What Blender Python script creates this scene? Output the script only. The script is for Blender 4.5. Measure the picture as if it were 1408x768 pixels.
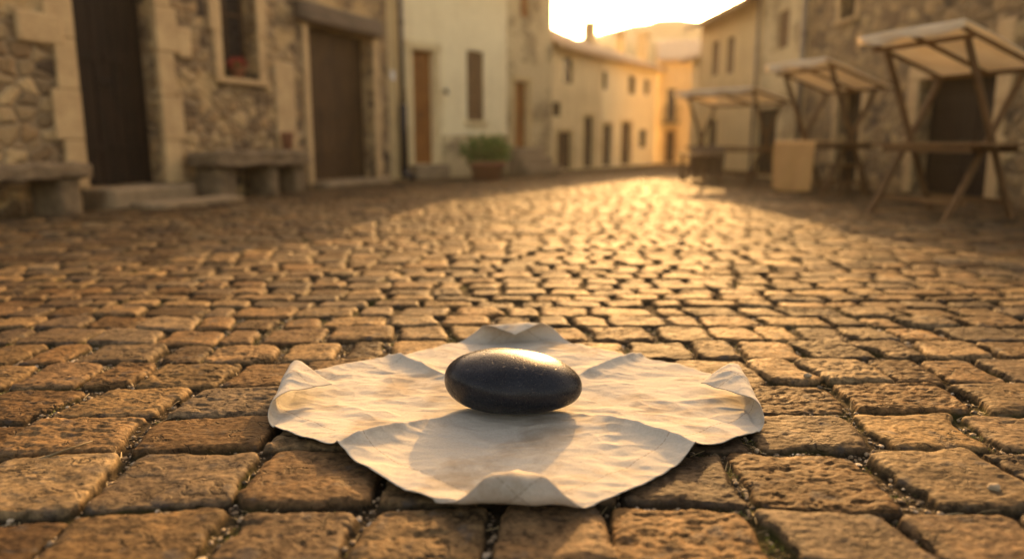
import bpy, bmesh, math, random
import numpy as np
from mathutils import Vector, Matrix
R = math.radians
random.seed(7)
for o in list(bpy.data.objects):
    bpy.data.objects.remove(o)
S = bpy.context.scene
COL = S.collection

# ------------------------------------------------------------------ camera
CAM_H, FPX, CX, CY, HOR = 0.80, 1017.0, 704.0, 384.0, 195.0
PITCH = math.atan((CY - HOR) / FPX)
cd = bpy.data.cameras.new('camera')
cam = bpy.data.objects.new('camera', cd); COL.objects.link(cam)
cam.location = (0, 0, CAM_H); cam.rotation_euler = (math.pi/2 - PITCH, 0, 0)
cd.sensor_width = 36.0; cd.lens = 36.0 * FPX / 1408.0
cd.clip_start = 0.05; cd.clip_end = 2000
cd.dof.use_dof = True; cd.dof.focus_distance = 2.16; cd.dof.aperture_fstop = .98
S.camera = cam

# ------------------------------------------------------------------ world, sun, exposure
SUN_AZ, SUN_EL = 11.0, 19.0
w = bpy.data.worlds.new('World'); S.world = w; w.use_nodes = True
nt = w.node_tree; nt.nodes.clear()
sky = nt.nodes.new('ShaderNodeTexSky'); sky.sky_type = 'NISHITA'; sky.sun_disc = False
sky.sun_elevation = R(SUN_EL); sky.sun_rotation = R(SUN_AZ)
sky.dust_density = 4.0; sky.air_density = 0.8; sky.ozone_density = 0.4
bg = nt.nodes.new('ShaderNodeBackground'); bg.inputs['Strength'].default_value = 0.15
ow = nt.nodes.new('ShaderNodeOutputWorld')
nt.links.new(sky.outputs[0], bg.inputs[0]); nt.links.new(bg.outputs[0], ow.inputs[0])
sd = bpy.data.lights.new('sun', 'SUN'); sd.energy = 2.2; sd.angle = R(0.5); sd.color = (1.0, 0.70, 0.38)
sun = bpy.data.objects.new('sun', sd); COL.objects.link(sun)
tosun = Vector((math.sin(R(SUN_AZ))*math.cos(R(SUN_EL)), math.cos(R(SUN_AZ))*math.cos(R(SUN_EL)), math.sin(R(SUN_EL))))
sun.rotation_euler = tosun.to_track_quat('Z', 'Y').to_euler(); sun.location = (0, 0, 30)
vs = S.view_settings
vs.view_transform = 'Standard'; vs.look = 'None'; vs.gamma = 1; vs.use_curve_mapping = False
vs.exposure = 1.95
vs.use_white_balance = True; vs.white_balance_temperature = 13000; vs.white_balance_tint = 20
S.render.engine = 'CYCLES'
cy = S.cycles
cy.use_denoising = True; cy.max_bounces = 6; cy.diffuse_bounces = 4; cy.glossy_bounces = 3
cy.transmission_bounces = 4; cy.volume_bounces = 1; cy.caustics_reflective = False; cy.caustics_refractive = False
cy.sample_clamp_indirect = 6.0; cy.use_adaptive_sampling = True; cy.adaptive_threshold = 0.01

# ------------------------------------------------------------------ helpers
def ray(px, py):
    cx, c = (px - CX)/FPX, (CY - py)/FPX
    return Vector((cx, math.cos(PITCH) + c*math.sin(PITCH), -math.sin(PITCH) + c*math.cos(PITCH)))
def gp(px, py, z=0.0):
    d = ray(px, py); t = (z - CAM_H)/d.z
    return Vector((d.x*t, d.y*t, z))
def at_d(px, py, D):
    d = ray(px, py); t = D/d.y
    return Vector((d.x*t, D, CAM_H + d.z*t))

def link(o, parent=None):
    COL.objects.link(o)
    if parent: o.parent = parent
    return o
def tag(o, label=None, cat=None, group=None, kind=None):
    if label: o['label'] = label
    if cat: o['category'] = cat
    if group: o['group'] = group
    if kind: o['kind'] = kind
    return o
def thing(name, label, cat, loc=(0, 0, 0), rz=0, group=None):
    o = bpy.data.objects.new(name, None); COL.objects.link(o)
    o.location = loc; o.rotation_euler = (0, 0, rz); o.empty_display_size = .1
    return tag(o, label, cat, group)

class MB:
    def __init__(s): s.v = []; s.f = []
    def add(s, vs, fs):
        n = len(s.v); s.v += [tuple(p) for p in vs]; s.f += [tuple(i+n for i in f) for f in fs]; return s
    def box(s, x0, x1, y0, y1, z0, z1, j=0.0):
        vs = [(x, y, z) for z in (z0, z1) for y in (y0, y1) for x in (x0, x1)]
        if j: vs = [tuple(c + random.uniform(-j, j) for c in p) for p in vs]
        return s.add(vs, [(0, 2, 3, 1), (4, 5, 7, 6), (0, 1, 5, 4), (2, 6, 7, 3), (0, 4, 6, 2), (1, 3, 7, 5)])
    def bar(s, a, b, wd, ht=None, up=(0, 0, 1)):
        a, b = Vector(a), Vector(b); d = (b-a).normalized(); ht = ht or wd
        u = Vector(up)
        if abs(d.dot(u)) > .95: u = Vector((1, 0, 0))
        r = d.cross(u).normalized()*wd/2; t = r.cross(d).normalized()*ht/2
        vs = [p + sx*r + sy*t for p in (a, b) for sx, sy in ((-1, -1), (1, -1), (1, 1), (-1, 1))]
        return s.add(vs, [(0, 1, 2, 3), (7, 6, 5, 4), (0, 4, 5, 1), (1, 5, 6, 2), (2, 6, 7, 3), (3, 7, 4, 0)])
    def tube(s, pts, rad, n=10):
        pts = [Vector(p) for p in pts]; rads = rad if isinstance(rad, (list, tuple)) else [rad]*len(pts)
        vs, fs = [], []
        for i, p in enumerate(pts):
            d = (pts[min(i+1, len(pts)-1)] - pts[max(i-1, 0)]).normalized()
            u = Vector((0, 0, 1)) if abs(d.z) < .9 else Vector((1, 0, 0))
            r = d.cross(u).normalized(); t = r.cross(d)
            for k in range(n):
                a = 2*math.pi*k/n; vs.append(p + rads[i]*(math.cos(a)*r + math.sin(a)*t))
        for i in range(len(pts)-1):
            for k in range(n):
                fs.append((i*n+k, i*n+(k+1) % n, (i+1)*n+(k+1) % n, (i+1)*n+k))
        fs.append(tuple(range(n))[::-1]); fs.append(tuple((len(pts)-1)*n+k for k in range(n)))
        return s.add(vs, fs)
    def lathe(s, prof, c=(0, 0, 0), n=20):
        vs, fs = [], []
        for r, z in prof:
            for k in range(n):
                a = 2*math.pi*k/n; vs.append((c[0]+r*math.cos(a), c[1]+r*math.sin(a), c[2]+z))
        for i in range(len(prof)-1):
            for k in range(n):
                fs.append((i*n+k, i*n+(k+1) % n, (i+1)*n+(k+1) % n, (i+1)*n+k))
        fs.append(tuple(range(n))[::-1]); fs.append(tuple((len(prof)-1)*n+k for k in range(n)))
        return s.add(vs, fs)
    def build(s, name, mat, parent=None, bevel=0, smooth=False, label=None):
        me = bpy.data.meshes.new(name); me.from_pydata(s.v, [], s.f); me.update()
        bm = bmesh.new(); bm.from_mesh(me); bmesh.ops.recalc_face_normals(bm, faces=bm.faces); bm.to_mesh(me); bm.free()
        me.materials.append(mat)
        o = bpy.data.objects.new(name, me); link(o, parent)
        if smooth: me.polygons.foreach_set('use_smooth', [True]*len(me.polygons))
        if bevel:
            m = o.modifiers.new('bevel', 'BEVEL'); m.width = bevel; m.segments = 2; m.limit_method = 'ANGLE'
        if label: o['label'] = label
        return o

def rough_block(x0, x1, y0, y1, z0, z1, amp, seed, n=10):
    """a hewn stone block with uneven faces"""
    bm = bmesh.new(); bmesh.ops.create_cube(bm, size=1)
    bmesh.ops.subdivide_edges(bm, edges=bm.edges, cuts=n, use_grid_fill=True)
    rs = np.random.RandomState(seed); off = rs.rand(3)*50
    from mathutils import noise
    for v in bm.verts:
        p = Vector((x0+(v.co.x+.5)*(x1-x0), y0+(v.co.y+.5)*(y1-y0), z0+(v.co.z+.5)*(z1-z0)))
        c = Vector(v.co); k = sum(1 for q in c if abs(q) > .499)
        nv = noise.noise_vector(p*6+Vector(off)) + .5*noise.noise_vector(p*15+Vector(off))
        v.co = p + nv*amp
        if k >= 2: v.co -= Vector([math.copysign(1, q) if abs(q) > .499 else 0 for q in c])*amp*.7
    vs = [tuple(v.co) for v in bm.verts]; fs = [tuple(v.index for v in f.verts) for f in bm.faces]
    bm.free(); m = MB(); m.add(vs, fs); return m

# ------------------------------------------------------------------ numpy noise
def _h(ix, iy, s):
    with np.errstate(over='ignore'):
        n = (ix.astype(np.int64)*374761393 + iy.astype(np.int64)*668265263 + s*974634777) & 0xffffffff
        n = ((n ^ (n >> 13))*1274126177) & 0xffffffff
        n = ((n ^ (n >> 16))*2246822519) & 0xffffffff
        n = n ^ (n >> 15)
    return (n & 0xffffff)/float(0xffffff)
def vn(x, y, s=0):
    ix, iy = np.floor(x), np.floor(y); fx, fy = x-ix, y-iy
    ix = ix.astype(np.int64); iy = iy.astype(np.int64)
    fx = fx*fx*fx*(fx*(fx*6-15)+10); fy = fy*fy*fy*(fy*(fy*6-15)+10)
    a, b, c, d = _h(ix, iy, s), _h(ix+1, iy, s), _h(ix, iy+1, s), _h(ix+1, iy+1, s)
    return (a*(1-fx)+b*fx)*(1-fy)+(c*(1-fx)+d*fx)*fy
def fbm(x, y, s=0, o=4, g=.5):
    t = 0; a = 1; n = 0
    for k in range(o):
        t = t + a*vn(x*2**k+k*17.3, y*2**k+k*9.1, s+k); n += a; a *= g
    return t/n
def sstep(a, b, x):
    t = np.clip((x-a)/(b-a), 0, 1); return t*t*(3-2*t)

# ------------------------------------------------------------------ materials
def new_mat(name):
    m = bpy.data.materials.new(name); m.use_nodes = True
    n = m.node_tree.nodes; n.clear()
    out = n.new('ShaderNodeOutputMaterial'); b = n.new('ShaderNodeBsdfPrincipled')
    m.node_tree.links.new(b.outputs[0], out.inputs[0])
    return m, m.node_tree, b, out
def N(t, typ, **kw):
    n = t.nodes.new(typ)
    for k, v in kw.items():
        if k in n.inputs: n.inputs[k].default_value = v
        else: setattr(n, k, v)
    return n
def L(t, a, b): t.links.new(a, b)
def ramp(t, src, stops, interp='LINEAR'):
    r = t.nodes.new('ShaderNodeValToRGB'); r.color_ramp.interpolation = interp
    e = r.color_ramp.elements
    while len(e) < len(stops): e.new(.5)
    for k, (p, c) in enumerate(stops):
        e[k].position = p; e[k].color = (c[0], c[1], c[2], 1) if not isinstance(c, (int, float)) else (c, c, c, 1)
    L(t, src, r.inputs[0]); return r
def mix(t, fac, a, b, typ='MIX'):
    m = t.nodes.new('ShaderNodeMix'); m.data_type = 'RGBA'; m.blend_type = typ
    for sock, v in ((m.inputs[0], fac), (m.inputs[6], a), (m.inputs[7], b)):
        if hasattr(v, 'links'): L(t, v, sock)
        elif isinstance(v, (int, float)): sock.default_value = v
        else: sock.default_value = (*v, 1)
    return m.outputs[2]
def math_(t, op, a, b=None):
    m = t.nodes.new('ShaderNodeMath'); m.operation = op
    for i, v in enumerate((a, b)):
        if v is None: continue
        if hasattr(v, 'links'): L(t, v, m.inputs[i])
        else: m.inputs[i].default_value = v
    return m.outputs[0]
def coord(t, scale=(1, 1, 1), kind='Object', rot=(0, 0, 0)):
    c = t.nodes.new('ShaderNodeTexCoord'); mp = t.nodes.new('ShaderNodeMapping')
    mp.inputs['Scale'].default_value = scale; mp.inputs['Rotation'].default_value = rot
    L(t, c.outputs[kind], mp.inputs[0]); return mp.outputs[0]
def noise(t, vec, scale, detail=5, rough=.55, dist=0):
    n = N(t, 'ShaderNodeTexNoise', Scale=scale, Detail=detail, Roughness=rough, Distortion=dist)
    L(t, vec, n.inputs['Vector']); return n.outputs['Fac']
def bump(t, b, h, strength, dist, prev=None):
    n = N(t, 'ShaderNodeBump', Strength=strength, Distance=dist)
    L(t, h, n.inputs['Height'])
    if prev is not None: L(t, prev, n.inputs['Normal'])
    L(t, n.outputs[0], b.inputs['Normal']); return n.outputs[0]

def stone_plain(name, c0, c1, scale=4, rough=.85, bs=.6, bd=.02):
    m, t, b, _ = new_mat(name); v = coord(t)
    f = noise(t, v, scale, 8, .65); r = ramp(t, f, [(.3, c0), (.7, c1)])
    g = noise(t, v, scale*9, 5, .6)
    c = mix(t, .5, r.outputs[0], ramp(t, g, [(.3, .55), (.7, 1.0)]).outputs[0], 'MULTIPLY')
    L(t, c, b.inputs['Base Color']); b.inputs['Roughness'].default_value = rough
    bump(t, b, math_(t, 'ADD', f, math_(t, 'MULTIPLY', g, .4)), bs, bd); return m
def rubble(name, cols, scale=3.2, mortar=(.34, .26, .17), plaster=None, pl_amt=.5):
    """irregular field stones in lime mortar, optionally patched with render"""
    m, t, b, _ = new_mat(name); v0 = coord(t, (1, 1, 1.35))
    nz = N(t, 'ShaderNodeTexNoise', Scale=2.5, Detail=3); L(t, v0, nz.inputs['Vector'])
    v = t.nodes.new('ShaderNodeVectorMath'); v.operation = 'MULTIPLY_ADD'
    L(t, nz.outputs['Color'], v.inputs[0]); v.inputs[1].default_value = (.28, .28, .28); L(t, v0, v.inputs[2])
    vo = N(t, 'ShaderNodeTexVoronoi', Scale=scale, feature='DISTANCE_TO_EDGE'); L(t, v.outputs[0], vo.inputs['Vector'])
    vc = N(t, 'ShaderNodeTexVoronoi', Scale=scale); L(t, v.outputs[0], vc.inputs['Vector'])
    sep = t.nodes.new('ShaderNodeSeparateColor'); L(t, vc.outputs['Color'], sep.inputs[0])
    col = ramp(t, sep.outputs[0], [(i/(len(cols)-1), c) for i, c in enumerate(cols)])
    f = noise(t, v0, 14, 6, .65)
    c = mix(t, .75, col.outputs[0], ramp(t, f, [(.3, .5), (.7, 1.05)]).outputs[0], 'MULTIPLY')
    edge = ramp(t, vo.outputs['Distance'], [(.03, 1.0), (.10, 0.0)])
    c = mix(t, edge.outputs[0], c, mortar)
    h = ramp(t, vo.outputs['Distance'], [(.02, 0.0), (.18, 1.0)])
    hh = math_(t, 'ADD', h.outputs[0], math_(t, 'MULTIPLY', f, .5))
    if plaster:
        pf = noise(t, v0, .8, 4, .6); pm = ramp(t, pf, [(pl_amt, 0.0), (pl_amt+.06, 1.0)])
        pc = mix(t, .6, plaster, ramp(t, f, [(.3, .6), (.7, 1.0)]).outputs[0], 'MULTIPLY')
        c = mix(t, pm.outputs[0], c, pc)
        hh = math_(t, 'MULTIPLY', hh, math_(t, 'SUBTRACT', 1.0, math_(t, 'MULTIPLY', pm.outputs[0], .8)))
    L(t, c, b.inputs['Base Color']); b.inputs['Roughness'].default_value = .9
    bump(t, b, hh, .9, .06); return m
def plaster(name, c, dirt, stain=.5):
    m, t, b, _ = new_mat(name); v = coord(t)
    f = noise(t, v, 1.3, 7, .65); g = noise(t, v, 9, 6, .6)
    vz = coord(t, (2.5, 2.5, .5)); s = noise(t, vz, 1.6, 5, .6)
    cc = mix(t, ramp(t, f, [(.42, 0.0), (.75, stain)]).outputs[0], c, dirt)
    cc = mix(t, ramp(t, s, [(.5, 0.0), (.8, stain)]).outputs[0], cc, dirt)
    cc = mix(t, .3, cc, ramp(t, g, [(.3, .6), (.7, 1.0)]).outputs[0], 'MULTIPLY')
    L(t, cc, b.inputs['Base Color']); b.inputs['Roughness'].default_value = .9
    bump(t, b, math_(t, 'ADD', f, math_(t, 'MULTIPLY', g, .3)), .5, .03); return m
def wood(name, c0, c1, axis=2, rough=.7, scale=1.0):
    m, t, b, _ = new_mat(name)
    sc = [8*scale]*3; sc[axis] = .8*scale
    v = coord(t, tuple(sc)); f = noise(t, v, 1.5, 6, .65, 1.0); g = noise(t, coord(t), 3, 4)
    r = ramp(t, f, [(.3, c0), (.7, c1)])
    c = mix(t, .6, r.outputs[0], ramp(t, g, [(.3, .6), (.7, 1.1)]).outputs[0], 'MULTIPLY')
    L(t, c, b.inputs['Base Color']); b.inputs['Roughness'].default_value = rough; b.inputs['Specular IOR Level'].default_value = .2
    bump(t, b, f, .4, .01); return m
def simple(name, c, rough=.6, metal=0, nb=0, ns=20):
    m, t, b, _ = new_mat(name); f = noise(t, coord(t), ns, 5)
    cc = mix(t, .5, c, ramp(t, f, [(.3, .6), (.7, 1.15)]).outputs[0], 'MULTIPLY')
    L(t, cc, b.inputs['Base Color'])
    b.inputs['Roughness'].default_value = rough; b.inputs['Metallic'].default_value = metal
    if nb: bump(t, b, f, nb, .01)
    return m
def canvas(name, c, dirt, trans=.35):
    m, t, b, out = new_mat(name); v = coord(t)
    f = noise(t, v, 3, 6, .6); g = noise(t, v, 90, 2)
    cc = mix(t, ramp(t, f, [(.4, 0.0), (.8, .7)]).outputs[0], c, dirt)
    L(t, cc, b.inputs['Base Color']); b.inputs['Roughness'].default_value = .9
    bump(t, b, math_(t, 'ADD', f, math_(t, 'MULTIPLY', g, .2)), .3, .02)
    tr = t.nodes.new('ShaderNodeBsdfTranslucent'); L(t, cc, tr.inputs['Color'])
    mx = N(t, 'ShaderNodeMixShader'); mx.inputs[0].default_value = trans
    L(t, b.outputs[0], mx.inputs[1]); L(t, tr.outputs[0], mx.inputs[2]); L(t, mx.outputs[0], out.inputs[0]); return m

M = {}
M['rubble_brown'] = rubble('rubble_brown', [(.06, .034, .018), (.44, .26, .12), (.13, .075, .036), (.60, .40, .20), (.27, .155, .07)], 4.2, mortar=(.30, .20, .11), plaster=(.50, .32, .15), pl_amt=.55)
M['rubble_right'] = rubble('rubble_right', [(.07, .042, .02), (.46, .29, .135), (.18, .105, .05), (.58, .39, .19)], 4.0, mortar=(.20, .13, .065))
M['rubble_pale'] = rubble('rubble_pale', [(.32, .22, .115), (.46, .34, .18), (.38, .28, .15)], 4.5, mortar=(.48, .36, .2), plaster=(.62, .47, .26), pl_amt=.45)
M['dressed'] = stone_plain('dressed_stone', (.44, .27, .13), (.64, .43, .22), 2.5)
M['dressed_grey'] = stone_plain('dressed_grey_stone', (.18, .12, .068), (.36, .25, .145), 4, bs=.9, bd=.03)
M['bench'] = stone_plain('bench_stone', (.10, .064, .034), (.27, .18, .10), 5, bs=1, bd=.04)
M['cream'] = plaster('cream_plaster', (.88, .74, .46), (.58, .42, .22), .3)
M['ochre'] = plaster('ochre_plaster', (.62, .44, .22), (.40, .27, .13), .7)
M['sand'] = plaster('sand_plaster', (.76, .59, .33), (.46, .32, .16), .6)
M['wood_dark'] = wood('dark_door_wood', (.012, .007, .004), (.034, .019, .010))
M['wood_brown'] = wood('brown_door_wood', (.030, .014, .006), (.105, .055, .024))
M['wood_orange'] = wood('orange_door_wood', (.24, .085, .022), (.40, .16, .05))
M['wood_shutter'] = wood('shutter_wood', (.14, .075, .035), (.24, .13, .06))
M['wood_beam'] = wood('old_beam_wood', (.06, .042, .028), (.14, .10, .07), axis=0)
M['wood_stall'] = wood('stall_wood', (.09, .043, .018), (.24, .125, .052), axis=0)
M['wood_leg'] = wood('stall_leg_wood', (.06, .028, .012), (.17, .085, .035))
M['glass'] = simple('dark_glass', (.02, .02, .022), .12)
M['iron'] = simple('dark_iron', (.035, .03, .028), .5, .6, .3)
M['pipe'] = simple('zinc_pipe', (.10, .085, .075), .5, .5, .2)
M['tile'] = simple('clay_roof_tile', (.42, .29, .18), .85, 0, .6, 6)
M['terracotta'] = simple('terracotta', (.26, .10, .05), .8, 0, .3)
M['canvas'] = canvas('stall_canvas', (.88, .78, .62), (.68, .54, .36), .5)
M['drape'] = canvas('tan_drape', (.58, .31, .12), (.46, .23, .085), .15)
M['dark_drape'] = canvas('brown_drape', (.14, .085, .05), (.09, .05, .03), .1)
M['white'] = simple('white_enamel', (.75, .72, .66), .4)
M['soil'] = simple('soil', (.05, .035, .022), .95, 0, .6, 30)
def leafmat(name, c0, c1):
    m, t, b, out = new_mat(name)
    oi = noise(t, coord(t), 9, 3); r = ramp(t, oi, [(.35, c0), (.65, c1)])
    L(t, r.outputs[0], b.inputs['Base Color']); b.inputs['Roughness'].default_value = .6
    tr = t.nodes.new('ShaderNodeBsdfTranslucent'); L(t, r.outputs[0], tr.inputs['Color'])
    mx = N(t, 'ShaderNodeMixShader'); mx.inputs[0].default_value = .3
    L(t, b.outputs[0], mx.inputs[1]); L(t, tr.outputs[0], mx.inputs[2]); L(t, mx.outputs[0], out.inputs[0]); return m
M['leaf'] = leafmat('shrub_leaf', (.04, .10, .016), (.12, .22, .04))
M['moss'] = leafmat('moss', (.05, .07, .012), (.14, .16, .03))
M['straw'] = leafmat('dry_straw', (.16, .11, .05), (.42, .31, .16))
M['petal'] = simple('red_petal', (.40, .035, .02), .6)

# ------------------------------------------------------------------ street setts
rows_px = [905, 780, 692, 612, 562, 522, 490, 466, 446.5, 432, 419]
vb = [gp(704, y).y for y in rows_px]
rs = np.random.RandomState(11)
while vb[-1] < 48: vb.append(vb[-1] + rs.uniform(.14, .215))
while vb[0] > .2: vb.insert(0, vb[0] - rs.uniform(.21, .28))
vb = np.array(vb); NR = len(vb)-1
k0 = int(np.argmin(abs(vb - gp(704, 780).y)))
hand = {k0: (735, [-120, 65, 305, 502, 692, 855, 1062, 1258, 1440, 1620]), k0+1: (650, [-210, -20, 160, 365, 530, 700, 858, 1032, 1222, 1412, 1590]),
        k0+2: (588, [-120, 50, 205, 385, 560, 720, 880, 1042, 1192, 1356, 1520]), k0+3: (541, [-20, 120, 262, 400, 560, 700, 850, 1000, 1148, 1312, 1460])}
ub = []
for k in range(NR):
    if k in hand:
        y, xs = hand[k]; b = [gp(x, y).x for x in xs]
    else: b = [rs.uniform(-.2, .2)]
    lo, hi = ((.24, .42) if vb[k] < 2.3 else (.16, .30))
    while b[-1] < 34: b.append(b[-1] + rs.uniform(lo, hi))
    while b[0] > -34: b.insert(0, b[0] - rs.uniform(lo, hi))
    ub.append(np.array(b))
def warp(x, y):
    far = sstep(2.6, 6, y)
    v = y + .07*(vn(x*.9, y*.9, 3)-.5) + .034*(vn(x*2.6, y*2.6, 5)-.5) + .014*(vn(x*7, y*7, 15)-.5) + far*(.35*(vn(x*.35+9, y*.2, 8)-.5) + .16*np.sin(x*.8+y*.25))
    v = v + .05*np.clip(-x-.5, 0, 3)*sstep(5, 2, y)
    u = x + .07*(vn(x*1.1+40, y*1.1, 4)-.5) + .05*(vn(x*3, y*3+20, 6)-.5) + .016*(vn(x*8, y*8, 16)-.5) + far*.3*(vn(x*.3, y*.3+5, 7)-.5)
    return u, v
def ground(x, y, detail=True):
    """height of the paving, two random tones per sett, joint mask"""
    u, v = warp(x, y)
    k = np.clip(np.searchsorted(vb, v)-1, 0, NR-1)
    c = np.zeros_like(k); l = np.zeros_like(u); r = np.zeros_like(u)
    order = np.argsort(k, kind='stable'); ks = k[order]
    st = np.searchsorted(ks, np.arange(NR)); en = np.searchsorted(ks, np.arange(NR), side='right')
    for q in range(NR):
        if st[q] == en[q]: continue
        ii = order[st[q]:en[q]]; b = ub[q]
        i = np.clip(np.searchsorted(b, u[ii])-1, 0, len(b)-2); c[ii] = i; l[ii] = b[i]; r[ii] = b[i+1]
    h1, h2, h3, h4 = (_h(k, c, s) for s in (21, 22, 23, 24)); h5, h6 = _h(k, c, 25), _h(k, c, 26)
    hw = (r-l)/2 - (.005 + .019*h3*h3); hh = (vb[k+1]-vb[k])/2 - (.003 + .013*h4*h4)
    lu = u-(l+r)/2 + .010*(h5-.5); lv = v-(vb[k]+vb[k+1])/2 + .014*(h6-.5)
    a = (h1-.5)*.16; lu, lv = lu+a*lv, lv-a*lu
    lu = lu*(1 + (h2-.5)*.9*lv/ .25*.35)
    rad = .020+.028*h2
    n1 = fbm(x*9, y*9, 30, 3)-.5
    qx, qy = abs(lu)-(hw-rad), abs(lv)-(hh-rad)
    sd_ = np.hypot(np.maximum(qx, 0), np.maximum(qy, 0)) + np.minimum(np.maximum(qx, qy), 0) - rad
    sd_ = sd_ + .036*n1
    if detail: sd_ = sd_ + .010*(fbm(x*38, y*38, 40, 3)-.5)
    top = sstep(.006, -.028, sd_)
    top = .28*top + .72*sstep(.004, -.008, sd_)
    z = -.026*(1-top)
    tilt = (h3-.5)*.04*lu + (h4-.5)*.045*lv + (h1-.5)*.012
    sur = (fbm(x*7, y*11, 50, 4, .55)-.5)*.012
    if detail:
        rid = 1-abs(2*fbm(x*16+3*h1, y*34+5*h2, 60, 4, .6)-1)
        sur = sur + (rid-.75)*.0075*(.3+1.3*h5*h5)
        sur = sur + (fbm(x*60, y*75, 70, 3, .6)-.5)*.0045
        pit = sstep(.68, .80, fbm(x*26, y*34, 80, 3)); sur = sur - .006*pit*h6*h6
    z = z + top*(tilt+sur)
    dirt = (fbm(x*30, y*30, 90, 4, .6)-.5)*.016 + (fbm(x*5, y*5, 95, 2)-.5)*.020
    z = z + (1-top)*dirt
    return z, h1, h2, 1-top

M_st, t, b, _ = new_mat('worn_setts')
at = t.nodes.new('ShaderNodeAttribute'); at.attribute_name = 'sett'
sp = t.nodes.new('ShaderNodeSeparateColor'); L(t, at.outputs['Color'], sp.inputs[0])
v = coord(t)
base = ramp(t, sp.outputs[0], [(0, (.058, .040, .025)), (.15, (.20, .117, .057)), (.3, (.092, .068, .049)), (.5, (.27, .175, .088)), (.65, (.125, .095, .066)), (.8, (.185, .107, .052)), (1, (.24, .18, .112))])
tone = ramp(t, sp.outputs[1], [(0, .48), (.5, .82), (1, 1.10)])
nb = noise(t, v, 7, 8, .65); nf = noise(t, v, 55, 6, .7); nm = noise(t, v, 2.2, 5, .6)
va = coord(t, (14, 30, 20)); ns = noise(t, va, 1, 6, .7, .6)
c = mix(t, .85, base.outputs[0], ramp(t, nb, [(.28, (.45, .43, .42)), (.5, (.95, .93, .9)), (.72, (1.35, 1.22, 1.0))]).outputs[0], 'MULTIPLY')
c = mix(t, .7, c, ramp(t, ns, [(.3, (.45, .42, .4)), (.6, (1.05, 1.05, 1.05))]).outputs[0], 'MULTIPLY')
c = mix(t, .85, c, ramp(t, nf, [(.34, .22), (.62, 1.25)]).outputs[0], 'MULTIPLY')
big = ramp(t, noise(t, v, 1.1, 4, .6), [(.35, (.62, .58, .56)), (.6, (1.08, 1.05, 1.0))])
c = mix(t, .8, c, big.outputs[0], 'MULTIPLY')
c = mix(t, 1.0, c, tone.outputs[0], 'MULTIPLY')
lich = ramp(t, noise(t, v, 13, 5, .6), [(.57, 0.0), (.68, .75)])
c = mix(t, lich.outputs[0], c, (.05, .044, .04))
soil = ramp(t, nf, [(.3, (.010, .007, .004)), (.7, (.050, .036, .022))])
mossm = ramp(t, nm, [(.52, 0.0), (.66, .75)])
soilc = mix(t, mossm.outputs[0], soil.outputs[0], (.034, .036, .008))
vd = N(t, 'ShaderNodeTexNoise', Scale=14.0, Detail=4.0); L(t, v, vd.inputs['Vector'])
vm = t.nodes.new('ShaderNodeVectorMath'); vm.operation = 'MULTIPLY_ADD'; L(t, vd.outputs['Color'], vm.inputs[0]); vm.inputs[1].default_value = (.16, .12, .1); L(t, coord(t, (.7, 1.25, 1)), vm.inputs[2])
ck = N(t, 'ShaderNodeTexVoronoi', Scale=15.0, feature='DISTANCE_TO_EDGE'); L(t, vm.outputs[0], ck.inputs['Vector'])
ckl = ramp(t, ck.outputs['Distance'], [(.012, 1.0), (.075, 0.0)])
ckm = ramp(t, noise(t, v, 9, 3, .5), [(.50, 0.0), (.62, 1.0)])
crack = math_(t, 'MULTIPLY', ckl.outputs[0], ckm.outputs[0])
c = mix(t, math_(t, 'MULTIPLY', crack, .8), c, (.022, .015, .009))
jm = ramp(t, math_(t, 'ADD', sp.outputs[2], math_(t, 'MULTIPLY', math_(t, 'SUBTRACT', nb, .5), .7)), [(.35, 0.0), (.75, 1.0)])
c = mix(t, jm.outputs[0], c, soilc)
L(t, c, b.inputs['Base Color'])
rr = ramp(t, nb, [(.3, .72), (.7, .58)]); L(t, mix(t, jm.outputs[0], rr.outputs[0], (.9, .9, .9)), b.inputs['Roughness'])
b.inputs['Specular IOR Level'].default_value = .04
p1 = bump(t, b, ns, .5, .006)
p2 = bump(t, b, nf, .8, .004, p1)
p3 = bump(t, b, math_(t, 'SUBTRACT', 1.0, crack), .7, .005, p2)
M['setts'] = M_st

def fan(d0, d1, half, ncol, spacing):
    ds = [d0]
    while ds[-1] < d1: ds.append(ds[-1] + spacing(ds[-1]))
    ds = np.array(ds); tt = np.tan(np.linspace(-half, half, ncol)) if False else np.linspace(-math.tan(half), math.tan(half), ncol)
    off = 0.35
    X = np.outer(ds+off, tt); Y = np.repeat(ds[:, None], ncol, 1)
    return X.ravel(), Y.ravel(), len(ds), ncol
def spacing(d):
    return float(np.interp(d, [1.0, 2.6, 5, 12, 30, 46], [.0036, .0046, .011, .024, .06, .1]))
X, Y, nr, nc = fan(.85, 46, R(43), 1000, spacing)
Z, h1, h2, gapm = ground(X, Y)
me = bpy.data.meshes.new('street')
me.vertices.add(nr*nc); me.vertices.foreach_set('co', np.stack([X, Y, Z], 1).astype(np.float32).ravel())
i = (np.arange(nr-1)[:, None]*nc + np.arange(nc-1)[None, :]).ravel()
q = np.stack([i, i+1, i+nc+1, i+nc], 1).astype(np.int32)
me.loops.add(q.size); me.loops.foreach_set('vertex_index', q.ravel())
me.polygons.add(len(q)); me.polygons.foreach_set('loop_start', np.arange(0, q.size, 4, dtype=np.int32))
me.polygons.foreach_set('use_smooth', np.ones(len(q), dtype=bool))
me.update(calc_edges=True)
ca = me.attributes.new('sett', 'FLOAT_COLOR', 'POINT')
ca.data.foreach_set('color', np.stack([h1, h2, gapm, np.ones_like(h1)], 1).astype(np.float32).ravel())
me.materials.append(M['setts'])
street = bpy.data.objects.new('street', me); link(street); tag(street, 'worn brown cobbled street paving of rounded setts', None, None, 'structure')
del X, Y, Z, h1, h2, gapm, q, i

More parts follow.
